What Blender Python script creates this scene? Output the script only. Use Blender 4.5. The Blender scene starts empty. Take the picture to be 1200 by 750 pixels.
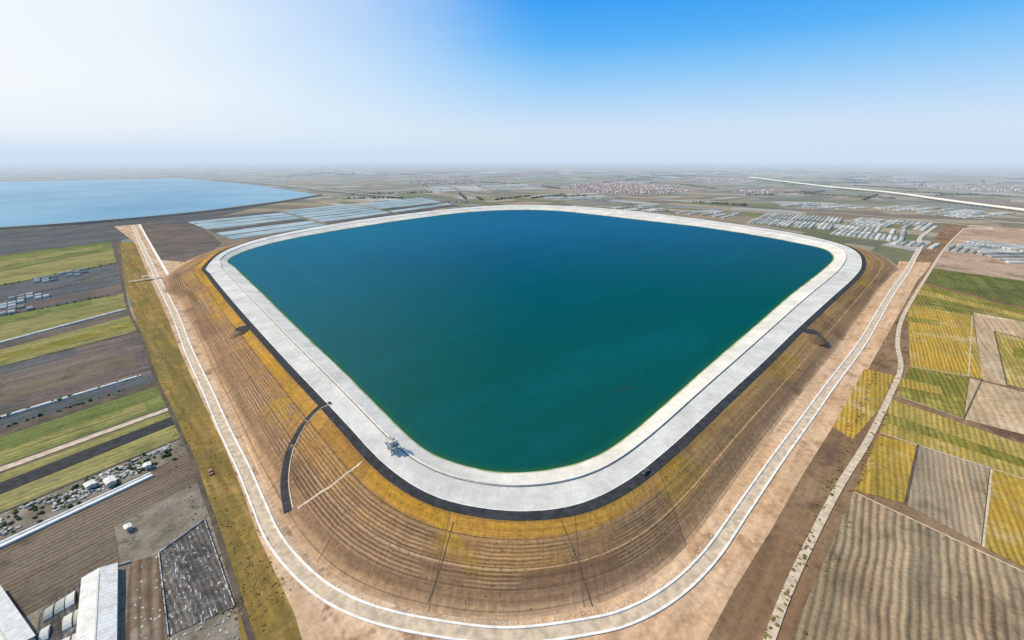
import bpy, bmesh, math, random
import numpy as np
from mathutils import Vector, Matrix
from mathutils.geometry import tessellate_polygon
random.seed(7)
rnd=random.random
def ru(a,b): return a+(b-a)*random.random()
scene=bpy.context.scene
COL=scene.collection

# ------------------------------------------------------------------ helpers
def link(o,parent=None):
    COL.objects.link(o)
    if parent: o.parent=parent
    return o
def mesh(name,verts,faces,mats,uvs=None,fm=None,smooth=False,parent=None):
    me=bpy.data.meshes.new(name)
    me.from_pydata([tuple(map(float,v)) for v in verts],[],faces)
    if not isinstance(mats,(list,tuple)): mats=[mats]
    for m in mats: me.materials.append(m)
    if uvs is not None:
        l=me.uv_layers.new(name='UVMap')
        for lp in me.loops: l.data[lp.index].uv=uvs[lp.vertex_index]
    if fm is not None:
        for p,i in zip(me.polygons,fm): p.material_index=i
    if smooth:
        for p in me.polygons: p.use_smooth=True
    me.update()
    return link(bpy.data.objects.new(name,me),parent)
def empty(name,loc=(0,0,0),rot=0,scale=1):
    e=bpy.data.objects.new(name,None); e.empty_display_size=1
    e.location=loc; e.rotation_euler=(0,0,rot); e.scale=(scale,)*3
    return link(e)
ZI=[0.04]
def poly(name,pts,mat,z=None):
    if z is None:
        ZI[0]+=0.006; z=ZI[0]
    v=[Vector((x,y,0)) for x,y in pts]
    tris=tessellate_polygon([v])
    fs=[]
    for t in tris:
        a,b,c=[v[i] for i in t]
        if (b-a).cross(c-a).z<0: t=(t[0],t[2],t[1])
        fs.append(tuple(t))
    return mesh(name,[(p.x,p.y,z) for p in v],fs,mat)
def cr(pts,closed=False,n=8):
    P=[np.array(p,float) for p in pts]; N=len(P); out=[]
    for i in range(N if closed else N-1):
        if closed: p0,p1,p2,p3=P[i-1],P[i],P[(i+1)%N],P[(i+2)%N]
        else: p0,p1,p2,p3=P[max(i-1,0)],P[i],P[i+1],P[min(i+2,N-1)]
        for k in range(n):
            t=k/n
            out.append(0.5*((2*p1)+(-p0+p2)*t+(2*p0-5*p1+4*p2-p3)*t*t+(-p0+3*p1-3*p2+p3)*t**3))
    if not closed: out.append(P[-1])
    return np.array(out)
def ribbon(name,pts,w,mat,z=0.15,off=0.0,smooth=True,zf=None,n=8,prof=None,parent=None):
    """road-like strip; prof=list of (lateral,height) for a raised section"""
    c=cr(pts,n=n) if smooth else np.array(pts,float)
    xy=c[:,:2]
    T=np.gradient(xy,axis=0); T/=np.linalg.norm(T,axis=1)[:,None]+1e-9
    Nn=np.stack([-T[:,1],T[:,0]],1)
    d=np.concatenate([[0],np.cumsum(np.linalg.norm(np.diff(xy,axis=0),axis=1))])
    if prof is None: prof=[(-w/2,0),(w/2,0)]
    V=[];UV=[];F=[];k=len(prof)
    for i in range(len(xy)):
        zz=z if zf is None else zf(i,xy[i],c[i])
        for j,(l,h) in enumerate(prof):
            p=xy[i]+Nn[i]*(l+off)
            if zf is not None: zz=zf(i,p,c[i])
            V.append((p[0],p[1],zz+h)); UV.append((d[i],l))
    for i in range(len(xy)-1):
        for j in range(k-1):
            a=i*k+j; F.append((a,a+k,a+k+1,a+1)[::-1])
    return mesh(name,V,F,mat,UV,parent=parent)

# ------------------------------------------------------------------ node DSL
class M:
    def __init__(s,name,rough=0.95,spec=0.1):
        s.m=bpy.data.materials.new(name); s.m.use_nodes=True; s.t=s.m.node_tree
        s.b=s.t.nodes['Principled BSDF']; s.b.inputs['Roughness'].default_value=rough
        s.b.inputs['Specular IOR Level'].default_value=spec
        s._oc=None
    def n(s,ty,**k):
        nd=s.t.nodes.new(ty)
        for a,v in k.items(): setattr(nd,a,v)
        return nd
    def set(s,inp,v):
        if isinstance(v,bpy.types.NodeSocket): s.t.links.new(v,inp)
        elif isinstance(v,(tuple,list)) and len(v)==3 and inp.type=='RGBA': inp.default_value=(*v,1)
        else: inp.default_value=v
    def pos(s):
        if s._oc is None: s._oc=s.n('ShaderNodeNewGeometry').outputs['Position']
        return s._oc
    def uv(s): return s.n('ShaderNodeTexCoord').outputs['UV']
    def map(s,vec,rot=0,scale=(1,1,1),loc=(0,0,0)):
        if rot:      # rotate first, then scale along the rotated axes
            m=s.n('ShaderNodeMapping'); s.set(m.inputs[0],vec); m.inputs['Rotation'].default_value=(0,0,rot); vec=m.outputs[0]
            if scale==(1,1,1) and loc==(0,0,0): return vec
        m=s.n('ShaderNodeMapping'); s.set(m.inputs[0],vec)
        m.inputs['Scale'].default_value=scale; m.inputs['Location'].default_value=loc; return m.outputs[0]
    def noise(s,vec,scale,detail=4,rough=.6,color=False):
        q=s.n('ShaderNodeTexNoise'); s.set(q.inputs['Vector'],vec); q.inputs['Scale'].default_value=scale
        q.inputs['Detail'].default_value=min(detail,3.2); q.inputs['Roughness'].default_value=rough
        return q.outputs['Color' if color else 'Fac']
    def math(s,op,a,b=0,c=0):
        q=s.n('ShaderNodeMath',operation=op); s.set(q.inputs[0],a); s.set(q.inputs[1],b)
        if op in('MULTIPLY_ADD','WRAP','SMOOTH_MIN'): s.set(q.inputs[2],c)
        return q.outputs[0]
    def vmath(s,op,a,b=(0,0,0)):
        q=s.n('ShaderNodeVectorMath',operation=op); s.set(q.inputs[0],a)
        if op=='SCALE': s.set(q.inputs['Scale'],b)
        else: s.set(q.inputs[1],b)
        return q.outputs[0]
    def step(s,x,a,b,c=0.0,d=1.0):
        q=s.n('ShaderNodeMapRange'); q.interpolation_type='SMOOTHSTEP'; s.set(q.inputs[0],x)
        for i,v in zip((1,2,3,4),(a,b,c,d)): q.inputs[i].default_value=v
        return q.outputs[0]
    def mix(s,f,a,b,mode='MIX'):
        q=s.n('ShaderNodeMix',data_type='RGBA',blend_type=mode); s.set(q.inputs[0],f); s.set(q.inputs[6],a); s.set(q.inputs[7],b)
        return q.outputs[2]
    def ramp(s,f,stops,interp='LINEAR'):
        q=s.n('ShaderNodeValToRGB'); s.set(q.inputs[0],f); r=q.color_ramp; r.interpolation=interp
        while len(r.elements)<len(stops): r.elements.new(0.5)
        for e,(p,c) in zip(r.elements,stops): e.position=p; e.color=(*c,1)
        return q.outputs[0]
    def sep(s,v):
        q=s.n('ShaderNodeSeparateXYZ'); s.set(q.inputs[0],v); return q.outputs
    def wn(s,v,dim='1D'):
        q=s.n('ShaderNodeTexWhiteNoise',noise_dimensions=dim); s.set(q.inputs['W' if dim=='1D' else 'Vector'],v); return q.outputs[0]
    def col(s,c): s.set(s.b.inputs['Base Color'],c); return s
    def bump(s,h,dist=.3,st=.6):
        q=s.n('ShaderNodeBump'); q.inputs['Strength'].default_value=st; q.inputs['Distance'].default_value=dist
        s.set(q.inputs['Height'],h); s.t.links.new(q.outputs[0],s.b.inputs['Normal']); return s
    def water(s,c,bump,gl=.05,rough=.12):
        """turbid water: scattered body colour plus a thin mirror layer"""
        df=s.n('ShaderNodeBsdfDiffuse'); s.set(df.inputs[0],c)
        g=s.n('ShaderNodeBsdfGlossy'); g.inputs['Roughness'].default_value=rough; g.inputs[0].default_value=(.9,.95,1,1)
        q=s.n('ShaderNodeBump'); q.inputs['Strength'].default_value=.3; q.inputs['Distance'].default_value=.06; s.set(q.inputs['Height'],bump)
        s.t.links.new(q.outputs[0],g.inputs['Normal'])
        mx=s.n('ShaderNodeMixShader'); s.set(mx.inputs[0],gl); s.t.links.new(df.outputs[0],mx.inputs[1]); s.t.links.new(g.outputs[0],mx.inputs[2])
        s.t.links.new(mx.outputs[0],s.t.nodes['Material Output'].inputs[0]); return s

def plain(name,c,rough=.8,var=.25,scale=.6,metal=0):
    h=M(name,rough); n=h.noise(h.pos(),scale,4)
    h.col(h.mix(h.step(n,.3,.7),tuple(x*(1-var) for x in c),tuple(min(1,x*(1+var)) for x in c)))
    h.b.inputs['Metallic'].default_value=metal
    return h.m
def soil(name,c1,c2,c3=None,rot=0,sp=0,con=.35,big=.012,fine=.35,streak=0,wob=.5,strip=9):
    """farmland: large patches, fine clods, furrow rows of spacing sp (m)"""
    h=M(name); P=h.pos()
    nb=h.noise(P,big,4,.65); c=h.mix(h.step(nb,.36,.64),c1,c2)
    if c3: c=h.mix(h.step(h.noise(h.map(P,loc=(31,77,0)),big*3,4,.7),.50,.68),c,c3)
    nf=h.noise(P,fine,4,.75)
    c=h.mix(.8,c,h.ramp(nf,[(.25,(.6,.6,.6)),(.5,(1,1,1)),(.75,(1.35,1.32,1.25))]),'MULTIPLY')
    height=nf
    if sp:
        d=h.vmath('ADD',P,h.vmath('SCALE',h.noise(P,.022,2,color=True),sp*wob*2.2))
        dr=h.map(d,rot=rot); x=h.sep(dr)[0]
        w=h.math('SINE',h.math('MULTIPLY',x,2*math.pi/sp))
        amp=h.step(h.noise(h.map(P,rot=rot,scale=(1,.2,1)),.06,3),.3,.7,.45,1.0)
        ww=h.math('MULTIPLY',w,amp)
        c=h.mix(con,c,h.ramp(h.math('MULTIPLY_ADD',ww,.5,.5),[(0,(.42,.40,.38)),(.5,(1,1,1)),(1,(1.35,1.32,1.25))]),'MULTIPLY')
        mp=h.noise(h.map(dr,scale=(.2,.008,1)),1,3,.7)
        c=h.mix(.7,c,h.ramp(mp,[(.32,(.66,.66,.66)),(.5,(1,1,1)),(.68,(1.28,1.26,1.2))]),'MULTIPLY')
        sid=h.wn(h.math('FLOOR',h.math('DIVIDE',x,strip)))
        c=h.mix(.55,c,h.ramp(sid,[(0,(.78,.82,.8)),(.5,(1,1,1)),(1,(1.2,1.12,1.05))]),'MULTIPLY')
        height=h.math('MULTIPLY_ADD',ww,.4,nf)
    if streak:
        st=h.noise(h.map(P,rot=rot,scale=(.3,.015,1)),1,4)
        c=h.mix(streak,c,h.ramp(st,[(.3,(.6,.6,.6)),(.7,(1.35,1.3,1.25))]),'MULTIPLY')
    h.col(c); h.bump(height,.3,.6)
    return h.m
R45=math.radians(45)
# rot: rows run along world direction (sin rot, cos rot)
mt={}
mt['brown']=soil('brown_soil',(.23,.135,.07),(.29,.185,.10),(.15,.09,.055),streak=.5,rot=R45)
mt['sand']=soil('sandy_soil',(.60,.37,.20),(.68,.45,.27),(.46,.27,.14),big=.02,rot=R45,streak=.45)
mt['sandp']=soil('pale_sandy_soil',(.54,.35,.20),(.64,.45,.29),(.31,.185,.10),big=.03,rot=-R45,streak=.45)
mt['olive']=soil('dry_grass',(.27,.175,.045),(.21,.16,.05),(.34,.21,.065),rot=-R45,streak=.8,big=.02)
mt['yellow']=soil('ripe_crop',(.42,.295,.075),(.33,.25,.06),(.48,.36,.15),rot=R45*.9,sp=2.6,con=.55)
mt['gold']=soil('golden_crop',(.46,.28,.045),(.36,.25,.055),(.50,.36,.14),rot=R45*.85,sp=2.4,con=.55)
mt['oliveg']=soil('olive_crop',(.25,.215,.04),(.19,.17,.035),(.34,.27,.07),rot=R45*.8,sp=3.0,con=.6,strip=6)
mt['tan']=soil('tan_soil',(.54,.37,.21),(.47,.33,.19),(.60,.45,.29),rot=R45*.85,sp=4,con=.25)
mt['rough']=soil('rough_soil',(.32,.235,.145),(.38,.29,.19),(.25,.18,.105),rot=R45*.9,sp=2.2,con=.55,fine=.8)
mt['furrow']=soil('ploughed_soil',(.29,.205,.12),(.36,.265,.16),(.23,.165,.10),rot=R45*.92,sp=2.7,con=.9,fine=.7,wob=.8)
mt['green']=soil('green_crop',(.15,.18,.05),(.20,.21,.065),(.11,.135,.045),rot=-R45*3.1,sp=3,con=.3)
mt['ygreen']=soil('yellow_green_crop',(.25,.235,.075),(.30,.26,.10),(.17,.17,.055),rot=-R45*3.1,sp=4,con=.25,streak=.4)
mt['dgreen']=soil('dark_green_crop',(.12,.125,.035),(.16,.165,.045),(.09,.10,.03),rot=R45*.8,sp=4,con=.3)
mt['purple']=soil('fallow_soil',(.135,.108,.098),(.18,.14,.115),(.10,.095,.075),rot=-R45*3.1,sp=2.6,con=.4,streak=.5)
mt['slate']=soil('wet_soil',(.095,.105,.115),(.135,.13,.125),(.075,.09,.075),rot=-R45*3.1,sp=3,con=.3,streak=.4)
mt['tilled']=soil('tilled_soil',(.15,.11,.08),(.19,.145,.10),(.11,.085,.06),rot=R45*.8,sp=2.5,con=.5,fine=.6)
mt['rubbleg']=soil('rubble_ground',(.20,.16,.115),(.29,.245,.185),(.14,.13,.08),fine=.7,big=.05,streak=.3)
mt['net']=soil('netting',(.10,.088,.075),(.15,.13,.11),(.24,.215,.19),rot=-.85,sp=1.6,con=.7,big=.1)
mt['frame']=soil('bare_beds',(.25,.165,.11),(.19,.135,.09),(.34,.27,.2),rot=-.7,sp=3,con=.8)
mt['pinks']=soil('reddish_soil',(.42,.27,.18),(.50,.35,.24),(.30,.20,.13),big=.008,sp=6,con=.2,strip=30)
mt['asph']=plain('asphalt',(.045,.045,.046),.85,.3,.3)
mt['conc']=plain('concrete',(.68,.62,.52),.8,.14,.15)
mt['white']=plain('white_concrete',(.86,.80,.69),.7,.14,.3)
mt['path']=plain('packed_earth',(.60,.46,.31),.95,.22,.3)
mt['pathd']=plain('dark_track',(.12,.095,.07),.95,.3,.1)
mt['film']=plain('greenhouse_film',(.56,.53,.45),.7,.25,.03)
mt['film2']=plain('greenhouse_film_old',(.38,.37,.31),.7,.35,.03)
mt['roofw']=plain('white_roof_sheet',(.82,.79,.72),.6,.1,.5)
mt['wall']=plain('plaster_wall',(.55,.50,.43),.85,.15,.5)
mt['glass']=plain('dark_glass',(.03,.04,.05),.15,.1,.5)
mt['red']=plain('clay_roof',(.34,.19,.14),.85,.3,.02)
mt['steel']=plain('painted_steel',(.35,.37,.38),.5,.1,1,.3)
mt['tyre']=plain('tyre_rubber',(.02,.02,.02),.9,.1,3)
mt['leaf']=plain('foliage',(.06,.075,.03),.9,.5,.2)
mt['stone']=plain('broken_concrete',(.50,.46,.40),.9,.4,.3)
mt['scrub']=plain('dry_scrub',(.22,.155,.06),.95,.5,.3)
mt['cars']=plain('car_paint_grey',(.10,.11,.13),.3,.03,1)
mt['carr']=plain('car_paint_red',(.42,.22,.16),.3,.03,1)

# ------------------------------------------------------------------ ground sheet
h=M('ground_soil'); P=h.pos()
dP=h.vmath('ADD',P,h.vmath('SCALE',h.vmath('SUBTRACT',h.noise(P,.0011,2,color=True),(.5,.5,.5)),260))
stops=[(0,(.19,.19,.10)),(.14,(.32,.25,.17)),(.28,(.23,.18,.13)),(.42,(.17,.18,.09)),(.52,(.37,.30,.21)),(.62,(.23,.24,.21)),(.72,(.28,.23,.15)),(.83,(.42,.40,.36)),(.88,(.18,.17,.12)),(.95,(.40,.31,.22))]
def patch(rot,sx,sy,seed):
    q=h.map(dP,rot=rot,scale=(1/sx,1/sy,1),loc=(seed,seed*1.7,0))
    X=h.sep(q); row=h.math('FLOOR',X[1])
    x2=h.math('ADD',X[0],h.math('MULTIPLY',h.wn(row),7))
    cx=h.math('FLOOR',x2)
    cmb=h.n('ShaderNodeCombineXYZ'); h.set(cmb.inputs[0],cx); h.set(cmb.inputs[1],row)
    c=h.ramp(h.wn(cmb.outputs[0],'2D'),stops,'CONSTANT')
    fy=h.math('FRACT',X[1]); e=h.step(h.math('ABSOLUTE',h.math('SUBTRACT',fy,.5)),.44,.48)
    fx=h.math('FRACT',x2); e2=h.step(h.math('ABSOLUTE',h.math('SUBTRACT',fx,.5)),.47,.49)
    return h.mix(h.math('MULTIPLY',h.math('MAXIMUM',e,e2),.4),c,(.14,.13,.09))
a=patch(.78,210,62,3.1); b=patch(-.6,150,48,9.4); c3=patch(.25,330,95,1.7)
sel=h.noise(P,.0012,1); sel2=h.noise(h.map(P,loc=(900,400,0)),.0009,1)
c=h.mix(h.step(sel,.48,.49),a,b); c=h.mix(h.step(sel2,.52,.53),c,c3)
c=h.mix(.6,c,h.ramp(h.noise(P,.004,4,.7),[(.3,(.65,.65,.68)),(.7,(1.25,1.2,1.1))]),'MULTIPLY')
c=h.mix(.6,c,h.ramp(h.noise(P,.06,4,.7),[(.3,(.7,.7,.7)),(.7,(1.25,1.22,1.2))]),'MULTIPLY')
h.col(c)
gm=h.m
NR=[0,400,1500,4000,12000,30000,75000]; V=[(0,600,0)];Fc=[];seg=96
for r in NR[1:]:
    for i in range(seg): V.append((r*math.cos(2*math.pi*i/seg),600+r*math.sin(2*math.pi*i/seg),0))
for i in range(seg): Fc.append((0,1+i,1+(i+1)%seg))
for k in range(len(NR)-2):
    for i in range(seg):
        a0=1+k*seg+i;a1=1+k*seg+(i+1)%seg; Fc.append((a0,a0+seg,a1+seg,a1))
mesh('ground',V,Fc,gm)

# ------------------------------------------------------------------ reservoir
CX,CY=30.0,640.0
water=[(-423,628),(-433,718),(-407,818),(-337,947),(-253,1072),(-130,1213),(0,1275),(122,1254),(226,1156),(328,1042),(412,947),(472,847),(505,765),(517,704),(488,640),(428,572),(303,446),(221,360),(165,302),(107,241),(71,203),(44,179),(21,169),(0,166),(-17,169),(-32,175),(-49,187),(-75,217),(-116,266),(-178,338),(-275,452),(-378,572)]
crest=[(-415,569),(-380,524),(-295,426),(-224,346),(-159,274),(-114,225),(-85,193),(-68,174),(-51,158),(-33,146),(-14,140),(7,138),(29,142),(50,154),(66,167),(91,190),(127,225),(176,272),(251,346),(337,429),(422,511),(478,572),(534,652),(562,729),(557,824),(516,934),(428,1091),(333,1220),(207,1332),(54,1383),(-104,1332),(-272,1162),(-388,986),(-454,815),(-458,685)]
toe=[(-396,480),(-311,383),(-220,279),(-168,220),(-134,181),(-110,155),(-92,136),(-71,119),(-50,109),(-24,103),(0,101),(24,105),(40,110),(56,119),(75,134),(98,157),(129,188),(165,223),(219,275),(298,351),(437,489),(541,588)]
N=1440
PHI=np.arange(N)*2*math.pi/N
def polar(pts,closed=True):
    c=cr(pts,closed,12)-np.array([CX,CY])
    ph=np.mod(np.arctan2(c[:,0],c[:,1]),2*math.pi); r=np.hypot(c[:,0],c[:,1])
    o=np.argsort(ph); ph=ph[o]; r=r[o]
    if closed: R=np.interp(PHI,ph,r,period=2*math.pi); cov=None
    else: R=np.interp(PHI,ph,r); cov=(ph[0],ph[-1])
    return R,cov
def smooth(R,k):
    ker=np.hanning(k+2)[1:-1]; ker/=ker.sum()
    return np.convolve(np.concatenate([R[-k:],R,R[:k]]),ker,'same')[k:-k]
rW=smooth(polar(water)[0],11); rC=smooth(polar(crest)[0],13)
rT,cov=polar(toe,False)
far=rC+55
rT=np.where((PHI>cov[0])&(PHI<cov[1]),rT,far); rT=smooth(rT,21)
rW=np.minimum(rW,rC-14)
ux,uy=np.sin(PHI),np.cos(PHI)
def perp(Rr):   # radial length of a one metre normal offset
    x=Rr*ux;y=Rr*uy; tx=np.roll(x,-1)-np.roll(x,1); ty=np.roll(y,-1)-np.roll(y,1); L=np.hypot(tx,ty)
    nx,ny=-ty/L,tx/L; return 1/np.abs(nx*ux+ny*uy)
pc=perp(rC)
rRoad=rC+4.6*pc
rSl=rW+(rC-rW)*.46
arc=np.concatenate([[0],np.cumsum(np.hypot(np.diff(rC*ux),np.diff(rC*uy)))])
def loft(name,rings,mat,vs=None,sm=False):
    V=[];UV=[];F=[]
    K=len(rings)
    for k,(R,z) in enumerate(rings):
        z=np.broadcast_to(z,(N,))
        for i in range(N+1):
            j=i%N; V.append((CX+R[j]*ux[j],CY+R[j]*uy[j],z[j])); UV.append((arc[i] if i<N else arc[-1]+3, vs[k] if vs else k))
    for k in range(K-1):
        for i in range(N):
            a=k*(N+1)+i; F.append((a,a+N+1,a+N+2,a+1)[::-1])
    return mesh(name,V,F,mat,UV,smooth=sm)
def slab(name,base,du,dv):
    h=M(name,.85); U=h.uv(); X=h.sep(U)
    ju=h.math('ABSOLUTE',h.math('SUBTRACT',h.math('FRACT',h.math('DIVIDE',X[0],du)),.5)); jv=h.math('ABSOLUTE',h.math('SUBTRACT',h.math('FRACT',h.math('DIVIDE',X[1],dv)),.5))
    j=h.math('MAXIMUM',h.step(ju,.485,.495),h.step(jv,.48,.495))
    c=h.mix(h.step(h.noise(h.pos(),.03,4,.7),.35,.65),tuple(x*.86 for x in base),tuple(x*1.06 for x in base))
    st=h.noise(h.map(U,scale=(.12,.5,1)),1,4,.75)
    c=h.mix(.6,c,h.ramp(st,[(.3,(.80,.80,.80)),(.7,(1.12,1.1,1.07))]),'MULTIPLY')
    gr=h.noise(h.pos(),.35,4,.8)
    c=h.mix(.6,c,h.ramp(gr,[(.3,(.84,.83,.81)),(.65,(1.08,1.08,1.08))]),'MULTIPLY')
    wn=h.wn(h.vmath('FLOOR',h.map(U,scale=(1/du,1/dv,1))),'2D')
    c=h.mix(.22,c,h.ramp(wn,[(0,(.82,.82,.83)),(1,(1.1,1.1,1.1))]),'MULTIPLY')
    c=h.mix(h.math('MULTIPLY',j,.3),c,tuple(x*.55 for x in base))
    h.col(c); return h
hs=slab('lining_concrete',(.76,.70,.59),6,1)
X=hs.sep(hs.uv()); nn=hs.noise(hs.pos(),.05,4)
stn=hs.step(hs.math('ADD',X[1],hs.math('MULTIPLY',nn,.25)),.10,.30,1,0)
cur=hs.b.inputs['Base Color'].links[0].from_socket
hs.col(hs.mix(stn,cur,(.19,.23,.05)))
loft('reservoir_lining',[(rW-14*pc,4.0),(rW,8.3),(rSl,12.0)],hs.m,[-.6,0,1])
hc=slab('crest_concrete',(.71,.665,.58),11,1.5)
loft('crest_pavement',[(rSl,12.0),(rSl+.01,12.05),(rC,12.05)],hc.m,[0,0,3])
pl=perp(rSl)
loft('parapet_wall',[(rSl+.1,12.04),(rSl+.1,12.7),(rSl+.45*pl,12.7),(rSl+.45*pl,12.04)],mt['white'])
loft('gutter_drain',[(rSl+.7*pl,12.07),(rSl+1.25*pl,12.07)],mt['pathd'])
o=loft('crest_road',[(rC-.35*pc,12.04),(rC-.35*pc,12.2),(rC,12.2),(rC,12.06),(rRoad,12.06),(rRoad,12.2),(rRoad+.25*pc,12.2),(rRoad+.25*pc,12.0)],[mt['white'],mt['asph']])
for i,p in enumerate(o.data.polygons): p.material_index=1 if i//N>=3 else 0
# embankment
pf=[(0,12.0),(.20,9.3),(.235,9.25),(.50,5.5),(.545,5.45),(.93,.8),(1,.35)]
h=M('embankment_soil'); U=h.uv(); X=h.sep(U); P=h.pos()
Pn=h.noise(P,.02,4)
wv=h.math('SUBTRACT',h.math('MULTIPLY_ADD',Pn,.10,X[1]),.05)
c=h.ramp(wv,[(0,(.22,.135,.055)),(.035,(.43,.235,.035)),(.17,(.45,.245,.04)),(.22,(.32,.185,.08)),(.27,(.285,.17,.085)),(.50,(.31,.185,.095)),(.58,(.245,.145,.08)),(.84,(.30,.185,.105)),(.93,(.47,.30,.17)),(1,(.58,.38,.23))])
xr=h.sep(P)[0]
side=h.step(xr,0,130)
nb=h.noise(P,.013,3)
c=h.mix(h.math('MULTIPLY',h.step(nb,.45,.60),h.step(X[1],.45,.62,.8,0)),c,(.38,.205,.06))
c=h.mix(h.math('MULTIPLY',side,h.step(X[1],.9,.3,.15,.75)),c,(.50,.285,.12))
nb2=h.noise(h.map(P,loc=(500,90,0)),.02,4,.7)
c=h.mix(h.math('MULTIPLY',h.step(nb2,.53,.60),h.step(X[1],.35,.75,.7,.05)),c,(.45,.265,.035))
c=h.mix(h.step(h.noise(h.map(P,loc=(50,290,0)),.03,4,.75),.54,.68,0,.5),c,(.17,.105,.055))
# slope panels: each bay between drains weathered differently
bandid=h.math('ADD',h.math('ADD',h.step(X[1],.214,.216),h.step(X[1],.51,.512)),h.step(X[1],.73,.732))
cmb=h.n('ShaderNodeCombineXYZ'); h.set(cmb.inputs[0],h.math('FLOOR',h.math('DIVIDE',X[0],52))); h.set(cmb.inputs[1],h.math('FLOOR',h.math('MULTIPLY',bandid,1.01)))
c=h.mix(.75,c,h.ramp(h.wn(cmb.outputs[0],'2D'),[(0,(.74,.72,.70)),(.5,(1,1,1)),(1,(1.3,1.22,1.08))]),'MULTIPLY')
def line(v,w): return h.step(h.math('ABSOLUTE',h.math('SUBTRACT',X[1],v)),w,w*.4)
row=h.math('SINE',h.math('MULTIPLY',h.math('MULTIPLY_ADD',h.noise(P,.15,2),.02,X[1]),2*math.pi*24))
rm=h.math('MULTIPLY',h.step(h.noise(h.map(P,loc=(5,7,0)),.02,3),.45,.55),h.math('MULTIPLY',h.step(X[1],.22,.28),h.step(X[1],.82,.66)))
rm=h.math('MULTIPLY',rm,h.math('SUBTRACT',1,h.math('MULTIPLY',side,.85)))
c=h.mix(h.math('MULTIPLY',rm,h.step(row,.2,.9,0,.6)),c,(.52,.34,.20))
c=h.mix(h.math('MULTIPLY',rm,h.step(row,-.3,-.9,0,.55)),c,(.12,.075,.04))
for v,w,cc,k in((.215,.011,(.13,.085,.05),.75),(.235,.007,(.5,.34,.2),.4),(.53,.013,(.50,.34,.20),.65),(.507,.008,(.11,.07,.045),.8),(.93,.010,(.15,.1,.06),.6),(.37,.005,(.14,.09,.055),.5),(.73,.007,(.15,.1,.06),.55),(.745,.005,(.45,.31,.2),.3)):
    c=h.mix(h.math('MULTIPLY',line(v,w),k),c,cc)
ju=h.math('ABSOLUTE',h.math('SUBTRACT',h.math('FRACT',h.math('DIVIDE',X[0],52)),.5))
c=h.mix(h.math('MULTIPLY',h.step(ju,.492,.497),.6),c,(.12,.09,.06))
nf=h.noise(P,.5,4,.8)
c=h.mix(.85,c,h.ramp(nf,[(.25,(.58,.56,.54)),(.5,(1,1,1)),(.75,(1.38,1.33,1.27))]),'MULTIPLY')
stv=h.noise(h.map(U,scale=(.012,14,1)),1,4,.7)
c=h.mix(.8,c,h.ramp(stv,[(.3,(.68,.66,.63)),(.7,(1.3,1.28,1.24))]),'MULTIPLY')
rill=h.noise(h.map(U,scale=(.6,1.5,1)),1,3,.7)      # erosion rills run down the slope
c=h.mix(.55,c,h.ramp(rill,[(.3,(.72,.70,.68)),(.65,(1.15,1.13,1.1))]),'MULTIPLY')
h.col(c); h.bump(nf,.4,.5)
rE=rRoad+.25*pc
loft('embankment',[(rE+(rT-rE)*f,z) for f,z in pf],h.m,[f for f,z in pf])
def bank_z(x,y):
    dx,dy=x-CX,y-CY; r=math.hypot(dx,dy); i=int(round((math.atan2(dx,dy)%(2*math.pi))/(2*math.pi)*N))%N
    f=(r-rE[i])/(rT[i]-rE[i])
    if f<0: return 12.05
    if f>1: return .1
    return float(np.interp(f,[a for a,b in pf],[b for a,b in pf]))
drape=lambda i,p,c: bank_z(p[0],p[1])+.14
def sub(pts,m=10): return [(pts[i][0]+(pts[i+1][0]-pts[i][0])*k/m,pts[i][1]+(pts[i+1][1]-pts[i][1])*k/m) for i in range(len(pts)-1) for k in range(m)]+[pts[-1]]
rampL=[(-109,223),(-116,215),(-119,203),(-118,186),(-111,166),(-101,149)]
ribbon('access_ramp',rampL,3.4,mt['asph'],zf=drape,n=14)
ribbon('access_ramp_kerb',rampL,.5,mt['path'],zf=lambda i,p,c: bank_z(p[0],p[1])+.3,n=14,off=2.2)
ribbon('footpath',sub([(-73,170),(-84,160),(-97,150)],14),1.3,mt['path'],zf=drape,smooth=False)
ribbon('drain_channel',sub([(-24,134),(-27,118),(-30,107)],20),.35,mt['pathd'],zf=drape,smooth=False)
ribbon('drain_channel',sub([(20,134),(25,121),(29,105)],20),.35,mt['pathd'],zf=drape,smooth=False)
# water
h=M('reservoir_water'); P=h.pos(); X=h.sep(P)
t=h.step(h.math('ADD',X[1],h.math('MULTIPLY',X[0],-.25)),130,1050)
nw=h.noise(P,.004,4,.6)
t=h.math('ADD',t,h.math('MULTIPLY',h.math('SUBTRACT',nw,.5),.28))
c=h.ramp(t,[(0,(.0,.070,.043)),(.10,(.0,.072,.055)),(.32,(.0,.075,.088)),(.62,(.0,.078,.135)),(1,(.0,.105,.205))])
le=h.math('MULTIPLY',h.step(X[0],20,-430,0,.7),h.step(h.noise(h.map(P,rot=-.7,scale=(.012,.004,1)),1,4),.25,.75,.5,1))
c=h.mix(le,c,(.0,.155,.21))
wisp=h.noise(h.map(P,rot=.9,scale=(.014,.003,1)),1,4,.75)
c=h.mix(h.step(wisp,.48,.75,0,.25),c,(.0,.13,.145))
sh=h.sep(h.uv())[1]
c=h.mix(h.step(h.math('MULTIPLY_ADD',h.noise(P,.05,4),.5,sh),.6,1.25,0,.65),c,(.02,.11,.012))
dd=h.math('POWER',h.math('ADD',h.math('POWER',h.math('SUBTRACT',X[0],71),2),h.math('POWER',h.math('SUBTRACT',X[1],246),2)),.5)
c=h.mix(h.math('MULTIPLY',h.step(h.noise(P,.12,4,.7),.5,.62),h.step(dd,3,14,.4,0)),c,(.02,.045,.04))
rp=h.noise(h.map(P,rot=.5,scale=(.35,.12,1)),1,3,.7)
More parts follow.
